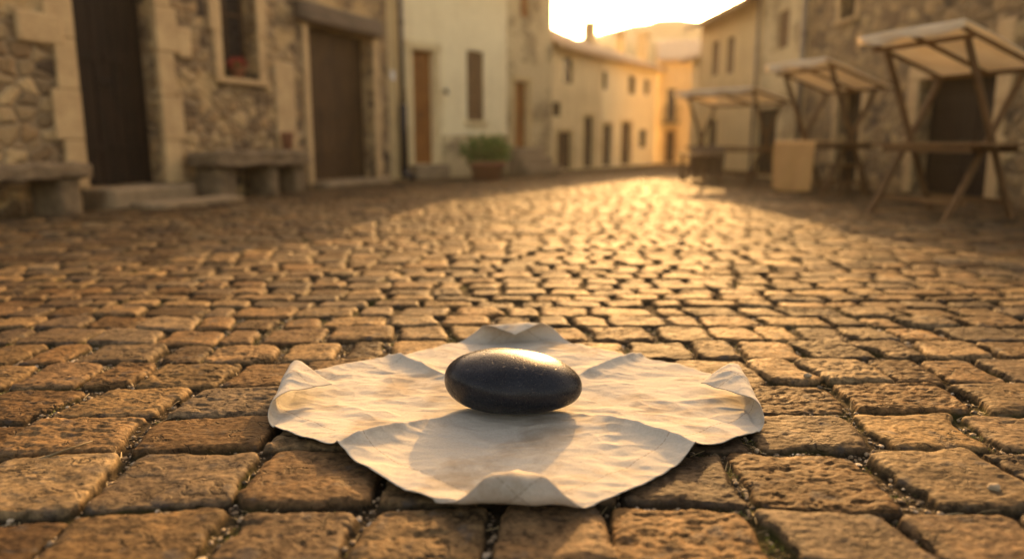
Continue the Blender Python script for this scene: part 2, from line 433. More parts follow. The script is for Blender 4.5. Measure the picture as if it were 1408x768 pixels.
g = MB(); g.add([(-130, -25, -.10), (130, -25, -.10), (130, 140, -.10), (-130, 140, -.10)], [(0, 1, 2, 3)])
go = g.build('ground', M['soil']); tag(go, kind='structure')

# hill behind the village
hm = MB(); nx, ny = 60, 16
hv = []
for j in range(ny):
    for i in range(nx):
        x = -90 + 200*i/(nx-1); y = 86 + 40*j/(ny-1)
        a = math.sin(math.pi*min(1, j/(ny-1)*1.15)*.5) if j < ny-2 else 1
        ridge = 17.0 + 2.0*min(1, max(-1.4, (x-12)/14)) + .35*math.sin(x*.31+1) + .2*math.sin(x*.87)
        hv.append((x, y, -.2 + a*ridge*(1+.04*math.sin(y*.5+x*.3))))
hm.add(hv, [(j*nx+i, j*nx+i+1, (j+1)*nx+i+1, (j+1)*nx+i) for j in range(ny-1) for i in range(nx-1)])
ho = hm.build('hill', simple('hill_scrub', (.16, .13, .06), .95, 0, .4, .6), smooth=True); tag(ho, kind='structure')

# ------------------------------------------------------------------ buildings
class Facade:
    """local x runs left to right along the front, local y goes into the house"""
    def __init__(s, name, label, A, B, H, depth, mat, rec=.22, cat='house'):
        s.A = Vector((A.x, A.y, 0)); s.B = Vector((B.x, B.y, 0)); d = s.B-s.A; s.L = d.length; s.H = H; s.depth = depth
        s.d = d.normalized(); s.n = Vector((-s.d.y, s.d.x, 0)); s.mat = mat; s.rec = rec; s.holes = []
        s.root = thing(name, label, cat, s.A, math.atan2(s.d.y, s.d.x))
    def uz(s, px, py):
        r = ray(px, py); o = Vector((0, 0, CAM_H)); t = (s.A-o).dot(s.n)/r.dot(s.n); p = o + r*t
        return (p-s.A).dot(s.d), p.z
    def rect(s, x0, x1, y0, y1):
        ym = (max(y0, 0)+y1)/2; xm = (x0+x1)/2
        return s.uz(x0, ym)[0], s.uz(x1, ym)[0], s.uz(xm, y1)[1], s.uz(xm, y0)[1]
    def hole(s, u0, u1, z0, z1): s.holes.append((u0, u1, z0, z1))
    def finish_wall(s, z_bottom=-.1):
        us = sorted({0, s.L} | {h[0] for h in s.holes} | {h[1] for h in s.holes})
        zs = sorted({z_bottom, s.H} | {max(h[2], z_bottom) for h in s.holes} | {h[3] for h in s.holes})
        m = MB(); vid = {}
        def V(u, y, z):
            k = (round(u, 4), round(y, 4), round(z, 4))
            if k not in vid: vid[k] = len(m.v); m.v.append(k)
            return vid[k]
        for a, b_ in zip(us, us[1:]):
            for c_, d_ in zip(zs, zs[1:]):
                uc, zc = (a+b_)/2, (c_+d_)/2
                if any(h[0] < uc < h[1] and h[2] < zc < h[3] for h in s.holes): continue
                m.f.append((V(a, 0, c_), V(b_, 0, c_), V(b_, 0, d_), V(a, 0, d_)))
        for u0, u1, z0, z1 in s.holes:
            z0 = max(z0, z_bottom); r = s.rec
            P = [(u0, z0), (u1, z0), (u1, z1), (u0, z1)]
            for k in range(4):
                (a, c_), (b_, d_) = P[k], P[(k+1) % 4]
                m.f.append((V(a, 0, c_), V(a, r, c_), V(b_, r, d_), V(b_, 0, d_)))
            m.f.append(tuple(V(a, r, c_) for a, c_ in P))
        D = s.depth
        m.f.append((V(0, 0, z_bottom), V(0, 0, s.H), V(0, D, s.H), V(0, D, z_bottom)))
        m.f.append((V(s.L, 0, z_bottom), V(s.L, 0, s.H), V(s.L, D, s.H), V(s.L, D, z_bottom)))
        m.f.append((V(0, D, z_bottom), V(0, D, s.H), V(s.L, D, s.H), V(s.L, D, z_bottom)))
        return m.build('wall', s.mat, s.root)
    def block(s, name, u0, u1, z0, z1, proud, mat, deep=.1, bevel=.01, parent=None):
        return MB().box(u0, u1, -proud, deep, z0, z1).build(name, mat, parent or s.root, bevel)
    def surround(s, u0, u1, z0, z1, wd, mat, proud=.03, top=True, sill=True, n=4):
        m = MB()
        for a, b_ in ((u0-wd, u0), (u1, u1+wd)):
            for k in range(n):
                za, zb = z0+(z1-z0)*k/n, z0+(z1-z0)*(k+1)/n-.006
                e = (wd*.35 if k % 2 else 0)
                m.box(a-(e if a < u0 else 0), b_+(e if a > u0 else 0), -proud-.004*(k % 2), .05, za, zb)
        if top: m.box(u0-wd*1.25, u1+wd*1.25, -proud-.008, .05, z1+.002, z1+wd*1.05)
        if sill: m.box(u0-wd*1.1, u1+wd*1.1, -proud-.05, .05, z0-wd*.55, z0-.003)
        return m.build('surround', mat, s.root, .012)
    def door(s, u0, u1, z0, z1, mat, leaves=1, planks=5, frame=None, panel=False, label=None):
        r = s.rec; u0 += .004; u1 -= .004; z1 -= .004
        fm = .05
        m = MB()
        for a, b_ in ((u0, u0+fm), (u1-fm, u1)): m.box(a, b_, r-.09, r-.004, z0, z1)
        m.box(u0+fm, u1-fm, r-.09, r-.004, z1-fm, z1); m.build('door_frame', frame or mat, s.root, .006)
        a0, a1 = u0+fm+.003, u1-fm-.003; wl = (a1-a0)/leaves
        for q_ in range(leaves):
            m = MB(); x0 = a0+q_*wl
            for k in range(planks):
                m.box(x0+wl*k/planks+.004, x0+wl*(k+1)/planks-.004, r-.055+random.uniform(-.006, .006), r-.006, z0+.01, z1-fm-.004)
            for zz in ((.16, .55, .86) if panel else (.2, .8)):
                m.box(x0+.01, x0+wl-.01, r-.078, r-.052, z0+(z1-z0)*zz-.05, z0+(z1-z0)*zz+.05)
            d_ = m.build('door', mat, s.root, .005, label=label)
            hx = x0 + (wl*.9 if q_ == 0 else wl*.1); hz = z0 + (z1-z0)*.46
            MB().tube([(hx, r-.06, hz), (hx, r-.12, hz), (hx, r-.12, hz-.10), (hx, r-.06, hz-.10)], .012, 8).build('handle', M['iron'], d_, smooth=True)
    def window(s, u0, u1, z0, z1, fmat, shutter=None, bars=1):
        r = s.rec; f = .045; m = MB()
        for a, b_ in ((u0+.003, u0+f), (u1-f, u1-.003)): m.box(a, b_, r-.10, r-.02, z0+.003, z1-.003)
        m.box(u0+f, u1-f, r-.10, r-.02, z0+.003, z0+f); m.box(u0+f, u1-f, r-.10, r-.02, z1-f, z1-.003)
        for k in range(bars):
            c_ = u0 + (u1-u0)*(k+1)/(bars+1); m.box(c_-.018, c_+.018, r-.095, r-.025, z0+f, z1-f)
        m.box(u0+f, u1-f, r-.09, r-.03, (z0+z1)/2-.015, (z0+z1)/2+.015)
        w_ = m.build('window', fmat, s.root, .004)
        MB().box(u0+f-.004, u1-f+.004, r-.066, r-.058, z0+f-.004, z1-f+.004).build('pane', M['glass'], w_)
        if shutter:
            m = MB(); n = max(5, int((z1-z0)/.07))
            for a, b_ in ((u0+.006, (u0+u1)/2-.004), ((u0+u1)/2+.004, u1-.006)):
                m.box(a, a+.035, .02, .06, z0+.01, z1-.01); m.box(b_-.035, b_, .02, .06, z0+.01, z1-.01)
                for k in range(n):
                    zz = z0+.02+(z1-z0-.04)*k/n; m.bar((a+.035, .045, zz), (b_-.035, .045, zz+.0), .012, (z1-z0)/n*.9, (0, .5, 1))
            m.build('shutter', shutter, w_)
        return w_
    def roof(s, pitch=20, over=.28, mat=None, gap=None, chim=()):
        """pan tiled lean of the roof towards the street and its far side"""
        mat = mat or M['tile']; m = MB(); D = s.depth; tp = math.tan(R(pitch)); hz = s.H + (D/2)*tp
        nu = max(12, int(s.L/.11)); vs = []; fs = []
        prof = [(-over, s.H - over*tp + .05)]
        steps = 10
        for k in range(1, steps+1): 
            y = -over + (D/2+over)*k/steps; prof.append((y, s.H + y*tp + .05))
        prof += [(D-(-over) if k == steps else D/2+(D/2+over)*k/steps, s.H + (D/2)*tp - ((D/2+over)*k/steps)*tp + .05) for k in range(1, steps+1)]
        for i in range(nu+1):
            x = -.06 + (s.L+.12)*i/nu
            for k, (y, z) in enumerate(prof): vs.append((x, y, z + (.035 if i % 2 else -.005) + .012*(k % 2) + random.uniform(-.006, .006)))
        n = len(prof)
        for i in range(nu):
            for k in range(n-1): fs.append((i*n+k, (i+1)*n+k, (i+1)*n+k+1, i*n+k+1))
        m.add(vs, fs)
        # boarded underside and eaves board
        m.add([(-.05, -over, prof[0][1]-.07), (s.L+.05, -over, prof[0][1]-.07), (s.L+.05, D/2, hz-.06), (-.05, D/2, hz-.06)], [(0, 1, 2, 3)])
        m.box(-.05, s.L+.05, -over-.02, -over+.02, prof[0][1]-.08, prof[0][1]+.0)
        # gable infill
        o = m.build('roof', mat, s.root)
        for x in (0.002, s.L-.002): MB().add([(x, 0, s.H), (x, D, s.H), (x, D/2, hz-.07)], [(0, 1, 2)]).build('gable', s.mat, s.root)
        for px, y, w_, h_ in chim:
            r_ = ray(px, 100); o_ = Vector((0, 0, CAM_H)); t_ = (s.A+s.n*y-o_).dot(s.n)/r_.dot(s.n); u = (o_+r_*t_-s.A).dot(s.d)
            zz = s.H + (min(y, D-y))*tp
            c_ = MB().box(u-w_/2, u+w_/2, y-w_/2, y+w_/2, zz-.2, zz+h_); c_.box(u-w_*.65, u+w_*.65, y-w_*.65, y+w_*.65, zz+h_+.002, zz+h_+.08)
            c_.build('chimney', M['rubble_pale'], o, .01)
        return o

def P(x, y): return gp(x, y)
# --- house A, left foreground
A = Facade('stone_house', 'rough stone house on the left with a tall dark panelled door and wide plank door', P(-140, 309.5), P(552, 246.8), 4.3, 6, M['rubble_brown'], .34)
d1 = A.rect(108, 219, -70, 256); A.hole(*d1)
w1 = A.rect(304, 353, -75, 108); A.hole(*w1)
d2 = A.rect(427, 514, 43, 247); A.hole(*d2)
A.finish_wall()
A.surround(*d1, .27, M['dressed'], .04, True, False, 5)
A.surround(*w1, .17, M['dressed'], .03, True, True, 3)
A.door(*d1, M['wood_dark'], 2, 4, panel=True)
A.window(*w1, M['wood_brown'])
A.door(*d2, M['wood_brown'], 2, 5)
l2 = A.rect(400, 527, 11, 40)
rough_block(d2[0]-.36, d2[1]+.20, -.16, .12, d2[3]+.01, d2[3]+.33, .02, 5, 8).build('lintel', M['wood_beam'], A.root, smooth=True)
for a, b_ in ((d2[0]-.16, d2[0]-.004), (d2[1]+.004, d2[1]+.20)):
    A.block('jamb', a, b_, 0, d2[3], .035, M['dressed'], .1, .02)
q_ = A.rect(379, 406, 86, 206); A.block('quoin', *q_, .025, M['dressed'], .1, .03)
A.block('quoin', -.0 + A.L-.42, A.L-.003, 0, 4.25, .02, M['ochre'], .1, .02)
q_ = A.rect(20, 84, 17, 60); A.block('quoin', *q_, .05, M['dressed'], .1, .03)
q_ = A.rect(243, 262, 38, 80); A.block('quoin', *q_, .03, M['dressed'], .1, .03)
rough_block(d1[0]-.1, d1[1]+.12, -.42, .30, -.05, d1[2]-.004, .012, 3, 8).build('door_step', M['dressed_grey'], A.root, smooth=True)
rough_block(d1[0]+.1, d1[1]+.45, -.95, -.53, -.05, .07, .012, 4, 8).build('door_step', M['dressed_grey'], A.root, smooth=True)
rough_block(d2[0]-.1, d2[1]+.12, -.32, .32, -.05, d2[2]-.004, .01, 6, 8).build('door_step', M['dressed_grey'], A.root, smooth=True)
A.roof(10)
u, z = A.uz(538, 104)
pl = thing('number_plaque', 'small white enamel plaque on the stone wall right of the big plank door', 'plaque', A.A + A.d*u + Vector((0, 0, z)) - A.n*.03, A.root.rotation_euler.z)
MB().box(-.08, .08, -.02, .008, -.09, .09).build('plate', M['white'], pl, .006)
MB().tube([(0, -.018, .07), (0, -.028, .07)], .012, 8).build('screw', M['iron'], pl)
# --- drain pipe at the corner
pb = A.A + A.d*(A.L-.06) - A.n*.12
dp = thing('drain_pipe', 'dark metal drain pipe running down the corner between stone house and cream house', 'pipe', pb)
MB().tube([(0, 0, 1.55), (0, 0, 4.3)], .05, 12).build('pipe', M['pipe'], dp, smooth=True)
MB().tube([(0, 0, .12), (0, 0, 1.55), (0, 0, 1.58)], [.085, .085, .05], 12).build('iron_sleeve', M['iron'], dp, smooth=True)
MB().tube([(0, 0, .2), (.02, -.02, .12), (.16, -.14, .05)], [.095, .10, .10], 12).build('shoe', M['iron'], dp, smooth=True)
for zz in (1.62, 3.2): MB().tube([(0, 0, zz), (0, 0, zz+.06)], .062, 12).build('bracket', M['iron'], dp)
# --- house B, cream
B = Facade('cream_house', 'cream plastered house with narrow orange door and brown shuttered window', P(556, 246.4), P(697, 239.6), 4.5, 5, M['cream'], .22)
db = B.rect(568, 598, 69, 226); B.hole(*db)
wb = B.rect(642, 665, 70, 166); B.hole(*wb)
B.finish_wall()
B.surround(*db, .16, M['sand'], .03, True, False, 3); B.door(*db, M['wood_orange'], 2, 3)
B.window(*wb, M['wood_shutter'], M['wood_shutter'])
B.block('sill', wb[0]-.08, wb[1]+.08, wb[2]-.1, wb[2]-.004, .07, M['sand'])
zp = B.uz(650, 186)[1]
B.block('plinth', db[1]+.19, B.L-.01, -.05, zp, .05, M['rubble_pale'], .1, .01)
MB().box(db[0]-.16, db[1]+.17, -.3, .2, -.05, db[2]-.004).build('door_step', M['dressed_grey'], B.root, .015)
B.roof(10)
u, z = B.uz(609, 128)
lm = thing('wall_bell', 'small dark iron bell bracket on the cream wall beside the narrow door', 'bell', B.A + B.d*u + Vector((0, 0, z)), B.root.rotation_euler.z)
MB().bar((0, 0, .05), (0, -.14, .08), .025).build('bracket', M['iron'], lm)
MB().lathe([(.055, -.05), (.05, -.03), (.03, .03), (.012, .055)], (0, -.12, .02), 12).build('bell', M['iron'], lm, smooth=True)
# --- house C, tall narrow
C_ = Facade('tall_house', 'tall narrow rough plastered house with orange door above a stone stoop', P(697.5, 239.4), P(757, 236.2), 4.85, 4.5, M['rubble_pale'], .2)
dc = C_.rect(707, 726, 112, 203); C_.hole(*dc); wc = C_.rect(716, 727, -40, 24); C_.hole(*wc)
C_.finish_wall()
C_.surround(*dc, .1, M['ochre'], .03, True, False, 3); C_.door(*dc, M['wood_orange'], 1, 3); C_.window(*wc, M['wood_orange'], M['wood_orange'])
for k in range(3):
    rough_block(dc[0]-.25-.1*k, dc[1]+.25+.1*k, -.34-.22*k, (.18 if k == 0 else -.345-.22*(k-1)), -.05, dc[2]-.005-dc[2]/3*k, .012, 20+k, 6).build('stoop_step', M['dressed_grey'], C_.root, smooth=True)
C_.roof(10)
# --- the row
D1 = Facade('row_house', 'pale two storey terrace house with tiled roof next to the tall narrow house', P(757.8, 236), P(826, 230.8), 3.42, 5, M['sand'], .16)
for r_ in ((775, 789, 79, 115), (758.5, 772, 140, 160)):
    h = D1.rect(*r_); h = (max(h[0], .06), *h[1:]); D1.hole(*h); D1.window(*h, M['wood_brown'], None)
for r_ in ((766, 786, 181, 232), (803, 816, 160, 230)):
    h = D1.rect(*r_); h = (h[0], h[1], .04, h[3]); D1.hole(*h); D1.door(*h, M['wood_brown'], 1, 4); D1.surround(*h, .09, M['ochre'], .02, True, False, 3)
D1.finish_wall(); D1.roof(24, .3, chim=((810, 2.2, .36, .55),))
D2 = Facade('row_house', 'cream terrace house further down the row with three dark doorways', P(826.6, 230.7), P(900, 225.4), 3.40, 5, M['cream'], .16)
for r_ in ((828.5, 836, 98, 123), (864, 874, 104, 130), (886, 893, 109, 131), (879, 889, 178, 203)):
    h = D2.rect(*r_); D2.hole(*h); D2.window(*h, M['wood_brown'], None, 0)
for r_ in ((829, 841, 171, 229), (854.5, 867, 169, 227)):
    h = D2.rect(*r_); h = (h[0], h[1], .04, h[3]); D2.hole(*h); D2.door(*h, M['wood_brown'], 1, 3); D2.surround(*h, .09, M['ochre'], .02, True, False, 3)
D2.finish_wall(); D2.roof(20, .3, chim=((852, 2.3, .26, .75), (883, 2.2, .4, 1.0)))
# --- end house
E = Facade('end_house', 'small sunlit house closing the far end of the street with a balcony window', P(901, 225.2), P(985, 225.6), 3.75, 5, M['sand'], .16)
h = E.rect(917, 929, 122, 166); E.hole(*h); E.window(*h, M['wood_brown'])
bal = MB()
u0, u1, z0 = h[0]-.15, h[1]+.15, h[2]
bal.box(u0, u1, -.35, -.003, z0-.1, z0-.03)
for k in range(9): bal.bar((u0+(u1-u0)*k/8, -.33, z0-.03), (u0+(u1-u0)*k/8, -.33, z0+.5), .02)
bal.bar((u0, -.33, z0+.5), (u1, -.33, z0+.5), .03); bal.build('balcony', M['iron'], E.root)
h = E.rect(915.5, 927, 180, 225); h = (h[0], h[1], .04, h[3]); E.hole(*h); E.door(*h, M['wood_brown'], 1, 3)
E.surround(*h, .1, M['dressed'], .02, True, False, 3)
E.finish_wall(); E.roof(20, .3)
# --- right side, far to near
RL = lambda x: P(x, 195 + (x-640)*37/315.0)
F_ = Facade('low_house', 'low plain house with projecting tiled eaves beyond the right hand row', RL(946), RL(955), 3.3, 4, M['sand'], .14)
F_.finish_wall(); F_.roof(20, .35)
R3 = Facade('plastered_house', 'ochre plastered house on the right with two narrow upper windows', RL(956), RL(1035), 4.15, 5.5, M['ochre'], .16)
for r_ in ((979, 988, 57, 104), (999.5, 1009, 51, 101)):
    h = R3.rect(*r_); R3.hole(*h); R3.window(*h, M['wood_brown'], M['wood_shutter'], 0)
h = R3.rect(972, 984, 165, 232); h = (h[0], h[1], .03, h[3]); R3.hole(*h); R3.door(*h, M['wood_brown'], 1, 3)
R3.finish_wall(); R3.roof(20, .45)
R2 = Facade('sand_house', 'sand coloured rough house with one tall upper window between two drain pipes', RL(1035.6), RL(1098), 4.6, 5.5, M['rubble_pale'], .18)
h = R2.rect(1071, 1085, 14, 66); R2.hole(*h); R2.window(*h, M['wood_brown'], M['wood_shutter'])
h = R2.rect(1038.5, 1066, 150, 240); h = (h[0], h[1], .03, h[3]); R2.hole(*h); R2.door(*h, M['wood_dark'], 2, 3)
R2.finish_wall(); R2.roof(12, .4)
R1 = Facade('field_stone_house', 'field stone house on the right with dark double door behind the nearest stall', RL(1098.8), RL(1640), 4.4, 6, M['rubble_right'], .3)
h = R1.rect(1156, 1177, -40, 26); R1.hole(*h); R1.window(*h, M['wood_dark']); R1.surround(*h, .12, M['dressed'], .03, True, True, 3)
h = R1.rect(1148, 1182, 126, 258); h = (h[0], h[1], .03, h[3]); R1.hole(*h); R1.door(*h, M['wood_dark'], 1, 4); R1.surround(*h, .12, M['dressed'], .03, True, False, 4)
h = R1.rect(1258, 1364, 104, 275); h = (h[0], h[1], .03, h[3]); R1.hole(*h); R1.door(*h, M['wood_dark'], 2, 4); R1.surround(*h, .2, M['dressed'], .03, True, False, 4)
q_ = R1.rect(1372, 1396, 26, 92); R1.block('quoin', *q_, .03, M['dressed'], .1, .03)
R1.finish_wall(); R1.roof(11, .4)
for px, lab, rr_ in ((1036, 'thin zinc drain pipe at the far edge of the sand coloured house', .035), (1098, 'zinc drain pipe where the field stone house begins', .05)):
    p = RL(px); o = thing('drain_pipe', lab, 'pipe', (p.x-.09, p.y, 0))
    MB().tube([(0, 0, .1), (0, 0, 4.3)], rr_, 10).build('pipe', M['pipe'], o, smooth=True)
    MB().tube([(0, 0, .14), (-.1, 0, .04)], rr_*1.15, 10).build('shoe', M['iron'], o, smooth=True)
    for zz in (1.2, 2.9): MB().tube([(0, 0, zz), (0, 0, zz+.05)], rr_*1.3, 10).build('bracket', M['iron'], o)

# ------------------------------------------------------------------ stone benches
def wall_pt(F, px, py): 
    u, z = F.uz(px, py); return u
bx0 = A.uz(-80, 250)[0]; bx1 = A.uz(90, 250)[0]
be = thing('stone_bench', 'rough stone bench at the far left edge in front of the dark door', 'bench', A.A + A.d*bx0 - A.n*.04, A.root.rotation_euler.z)
Lb = bx1-bx0-.12
rough_block(0, Lb, -.62, -.04, .40, .56, .04, 8, 10).build('seat', M['bench'], be, smooth=True)
rough_block(Lb-.42, Lb-.14, -.56, -.08, -.05, .41, .018, 9, 8).build('support', M['bench'], be, smooth=True)
bx0 = A.uz(250, 250)[0]; bx1 = A.uz(388, 240)[0]
be2 = thing('stone_bench', 'thick rough stone bench between the dark door and the plank door', 'bench', A.A + A.d*bx0 - A.n*.04, A.root.rotation_euler.z)
Lb = bx1-bx0
rough_block(0, Lb, -.62, -.04, .44, .66, .05, 11, 10).build('seat', M['bench'], be2, smooth=True)
rough_block(Lb*.55, Lb*.55+.22, -.52, -.08, -.05, .45, .02, 12, 8).build('support', M['bench'], be2, smooth=True)
rough_block(.14, .5, -.5, -.08, -.05, .45, .02, 13, 8).build('support', M['bench'], be2, smooth=True)
rough_block(Lb-.35, Lb-.1, -.5, -.08, -.05, .45, .02, 14, 8).build('support', M['bench'], be2, smooth=True)
# pots
def pot(name, label, loc, r, h, mat, cat='pot'):
    o = thing(name, label, cat, loc)
    MB().lathe([(r*.72, 0), (r*.95, h*.82), (r*.97, h*.84), (r*1.1, h*.84), (r*1.12, h), (r*.96, h), (r*.9, h*.88)], (0, 0, 0), 20).build('pot_body', mat, o, smooth=True)
    MB().lathe([(.01, h*.86), (r*.9, h*.87), (r*.9, h*.875)], (0, 0, 0), 16).build('soil', M['soil'], o)
    return o
pp = A.A + A.d*(A.uz(382, 200)[0]) - A.n*.20; pot('clay_pot', 'small dark red clay pot standing on the right end of the thick stone bench', (pp.x, pp.y, .655), .10, .30, M['terracotta'])
pp = A.A + A.d*((w1[0]+w1[1])/2) - A.n*(-.08)
fp = pot('flower_pot', 'red flower pot on the sill of the upper window', (pp.x, pp.y, w1[2]+.002), .11, .15, M['terracotta'])
def leaves(n, rx, ry, rz, c, size, seed, shell=.3):
    rs_ = np.random.RandomState(seed); m = MB()
    for k in range(n):
        d = Vector(rs_.normal(size=3)).normalized(); rr_ = (shell + (1-shell)*rs_.rand())**.5
        lump = 1 + .22*math.sin(d.x*5+seed)*math.cos(d.y*4+d.z*6)
        p = Vector((c[0]+d.x*rx*rr_*lump, c[1]+d.y*ry*rr_*lump, c[2]+d.z*rz*rr_*lump))
        a = Vector(rs_.normal(size=3)).normalized(); bb = a.cross(Vector(rs_.normal(size=3))).normalized(); s_ = size*rs_.uniform(.6, 1.3)
        m.add([p-a*s_, p+bb*s_*.42+Vector((0, 0, s_*.1)), p+a*s_, p-bb*s_*.42+Vector((0, 0, s_*.1))], [(0, 1, 2, 3)])
    return m
leaves(120, .15, .1, .1, (0, 0, .22), .035, 3).build('flowers', M['petal'], fp)
leaves(60, .12, .09, .07, (0, 0, .18), .035, 4).build('foliage', M['leaf'], fp)
pc = gp(670, 246.5)
pt = thing('planter', 'terracotta planter with a bushy green shrub against the cream house', 'planter', (pc.x, pc.y, 0))
MB().lathe([(.30, 0), (.38, .30), (.43, .30), (.44, .38), (.38, .38), (.36, .33)], (0, 0, 0), 24).build('tub', M['terracotta'], pt, smooth=True)
MB().lathe([(.01, .31), (.36, .32), (.36, .33)], (0, 0, 0), 20).build('soil', M['soil'], pt)
leaves(1500, .58, .44, .36, (0, 0, .60), .06, 5, .05).build('foliage', M['leaf'], pt)
st_ = MB()
for k in range(7):
    a = k*.9; st_.tube([(0.04*math.cos(a), .04*math.sin(a), .42), (.18*math.cos(a), .16*math.sin(a), .62), (.33*math.cos(a), .26*math.sin(a), .82)], [.014, .01, .005], 6)
st_.build('stems', M['wood_brown'], pt)

# ------------------------------------------------------------------ market stalls
def stall(label, FL, FR, Dp, zf, zb, tz=.79, over=.15, sag=.05, lt=.05, name='market_stall', tover=(.1, .3)):
    FL = Vector((*FL, 0)); FR = Vector((*FR, 0)); d = FR-FL; Ln = d.length
    o = thing(name, label, 'stall', FL, math.atan2(d.y, d.x), 'market stalls along the right side')
    for x, s_ in ((0, 1), (Ln, -1)):
        for k, (y0, y1, z1) in enumerate(((0, Dp, zb-.02), (Dp, 0, zf-.02))):
            xx = x + (k-.5)*lt*1.08
            MB().bar((xx, y0, -.03), (xx, y1, z1), lt*1.15, lt, (1, 0, 0)).build('leg', M['wood_leg'], o, .005)
    for y in (.06, Dp-.06):
        zz = .17
        MB().bar((-.06, y+(.045 if y < Dp/2 else -.045)+.06, zz), (Ln+.06, y+(.045 if y < Dp/2 else -.045)+.06, zz), .03, .06).build('rail', M['wood_stall'], o, .004)
    m = MB(); n = 4; y0, y1 = Dp*.5-.36, Dp*.5+.36
    for k in range(n):
        m.box(-tover[0]+random.uniform(-.03, .03), Ln+tover[1]+random.uniform(-.04, .04), y0+(y1-y0)*k/n+.004, y0+(y1-y0)*(k+1)/n-.004, tz-.035, tz+random.uniform(-.003, .003))
    m.box(-.02, Ln+.1, y0+.03, y0+.06, tz-.10, tz-.037); m.box(-.02, Ln+.1, y1-.06, y1-.03, tz-.10, tz-.037)
    m.build('tabletop', M['wood_stall'], o, .004)
    # canopy poles
    for (a, b_) in (((-over, -.02, zf), (Ln+over, -.02, zf)), ((-over, Dp+.02, zb), (Ln+over, Dp+.02, zb))):
        MB().bar(a, b_, .045, .045).build('canopy_pole', M['wood_stall'], o, .006)
    for x in (-over*.6, Ln+over*.6, Ln/2):
        MB().bar((x, -over-.05, zf+.03+(over+.03)*(zf-zb)/Dp), (x, Dp+over*.7, zb+.03-over*.7*(zf-zb)/Dp), .035, .04).build('rafter', M['wood_stall'], o, .005)
    # canvas: sags between rafters, front edge folds down as a short valance
    nu, nv = 30, 16; vs_, fs_ = [], []
    sl = (zf-zb)/Dp
    for i in range(nu+1):
        u = i/nu; x = -over-.03 + (Ln+2*over+.06)*u
        for j in range(nv+1):
            v_ = j/nv
            if j < 4: 
                y = -over-.08 - .012*j*0; z = zf + .065 + (over+.06)*sl - (.10+.02*math.sin(x*9))*(4-j)/4; y -= .012*math.sin(x*14+j)*(4-j)/4
            else:
                t_ = (j-4)/(nv-4); y = -over-.08 + (Dp+1.75*over+.1)*t_
                z = zf + .065 - y*sl - sag*(.5-.5*math.cos(4*math.pi*u))*math.sin(math.pi*t_) + .006*math.sin(9*t_+5*u)
            vs_.append((x, y, z))
    for i in range(nu):
        for j in range(nv):
            k = i*(nv+1)+j; fs_.append((k, k+nv+1, k+nv+2, k+1))
    cm = MB().add(vs_, fs_).build('canopy', M['canvas'], o, smooth=True)
    sm = cm.modifiers.new('thick', 'SOLIDIFY'); sm.thickness = .006
    return o, Ln
S1, _ = stall('largest nearest wooden market stall on the right with pale sloping canvas and empty table', (4.20, 8.65), (4.50, 7.65), .85, 1.82, 1.53)
S2, L2 = stall('middle wooden market stall with a tan cloth hanging from its table', (4.36, 12.25), (4.66, 11.2), .85, 1.86, 1.58)
S3, L3 = stall('farthest smallest wooden market stall with low canvas and a dark table skirt', (3.72, 16.1), (4.62, 14.6), .85, 1.72, 1.55, .70)
# skirt on the far stall (part), drape on the middle stall (a thing)
def drape_sheet(x0, x1, y, z0, z1, back, seed, amp=.03):
    nu, nv = 40, 30; vs_, fs_ = [], []
    for i in range(nu+1):
        u = i/nu
        for j in range(nv+1):
            v_ = j/nv; tl = back+(z1-z0); s_ = v_*tl
            if s_ < back: yy, zz = y+back-s_, z1+.004*math.sin(u*30+s_*20)
            else:
                k = (s_-back)/(z1-z0); zz = z1-(s_-back) + .02*math.sin(u*5+seed)*k; yy = y - .012 - amp*k*(.5+.5*math.sin(u*13+seed+2*k)) - .05*k*k*max(0, u-.45)
            vs_.append((x0+(x1-x0)*u + .02*(v_-.5)*math.sin(seed+u*3), yy, zz))
    for i in range(nu):
        for j in range(nv):
            k = i*(nv+1)+j; fs_.append((k, k+nv+1, k+nv+2, k+1))
    return MB().add(vs_, fs_)
so = drape_sheet(.1, L3*.62, .05, .14, .715, .2, 1, .02).build('skirt', M['dark_drape'], S3, smooth=True)
so.modifiers.new('t', 'SOLIDIFY').thickness = .006
dr = drape_sheet(-.04, .98, 0, .03, .815, .34, 2.5, .075).build('hanging_cloth', M['drape'], None, smooth=True)
dr.location = S2.matrix_basis @ Vector((-.16, .055, 0)); dr.rotation_euler = S2.rotation_euler
dr.modifiers.new('t', 'SOLIDIFY').thickness = .006
tag(dr, 'tan cloth hanging over the table edge of the middle stall', 'cloth')
# stool by the middle stall
sp_ = gp(1160, 266)
sto = thing('stool', 'low wooden stool standing beside the hanging tan cloth of the middle stall', 'stool', (sp_.x, sp_.y, 0), .3)
MB().box(-.22, .22, -.17, .17, .42, .46).build('seat', M['wood_stall'], sto, .008)
for x in (-1, 1):
    for y in (-1, 1): MB().bar((x*.22, y*.17, -.02), (x*.16, y*.11, .42), .04).build('leg', M['wood_leg'], sto, .004)
MB().bar((-.2, -.15, .16), (.2, -.15, .16), .025).build('stretcher', M['wood_stall'], sto)
# small table beside the far stall
tp_ = gp(962, 249.5)
tb = thing('trestle_table', 'small low plank table at the left end of the farthest stall', 'table', (tp_.x, tp_.y, 0), -1.2)
MB().box(-.45, .45, -.25, .25, .52, .56).build('tabletop', M['wood_stall'], tb, .006)
for x in (-1, 1):
    for y in (-1, 1): MB().bar((x*.40, y*.2, -.03), (x*.36, y*.18, .52), .05).build('leg', M['wood_leg'], tb, .004)
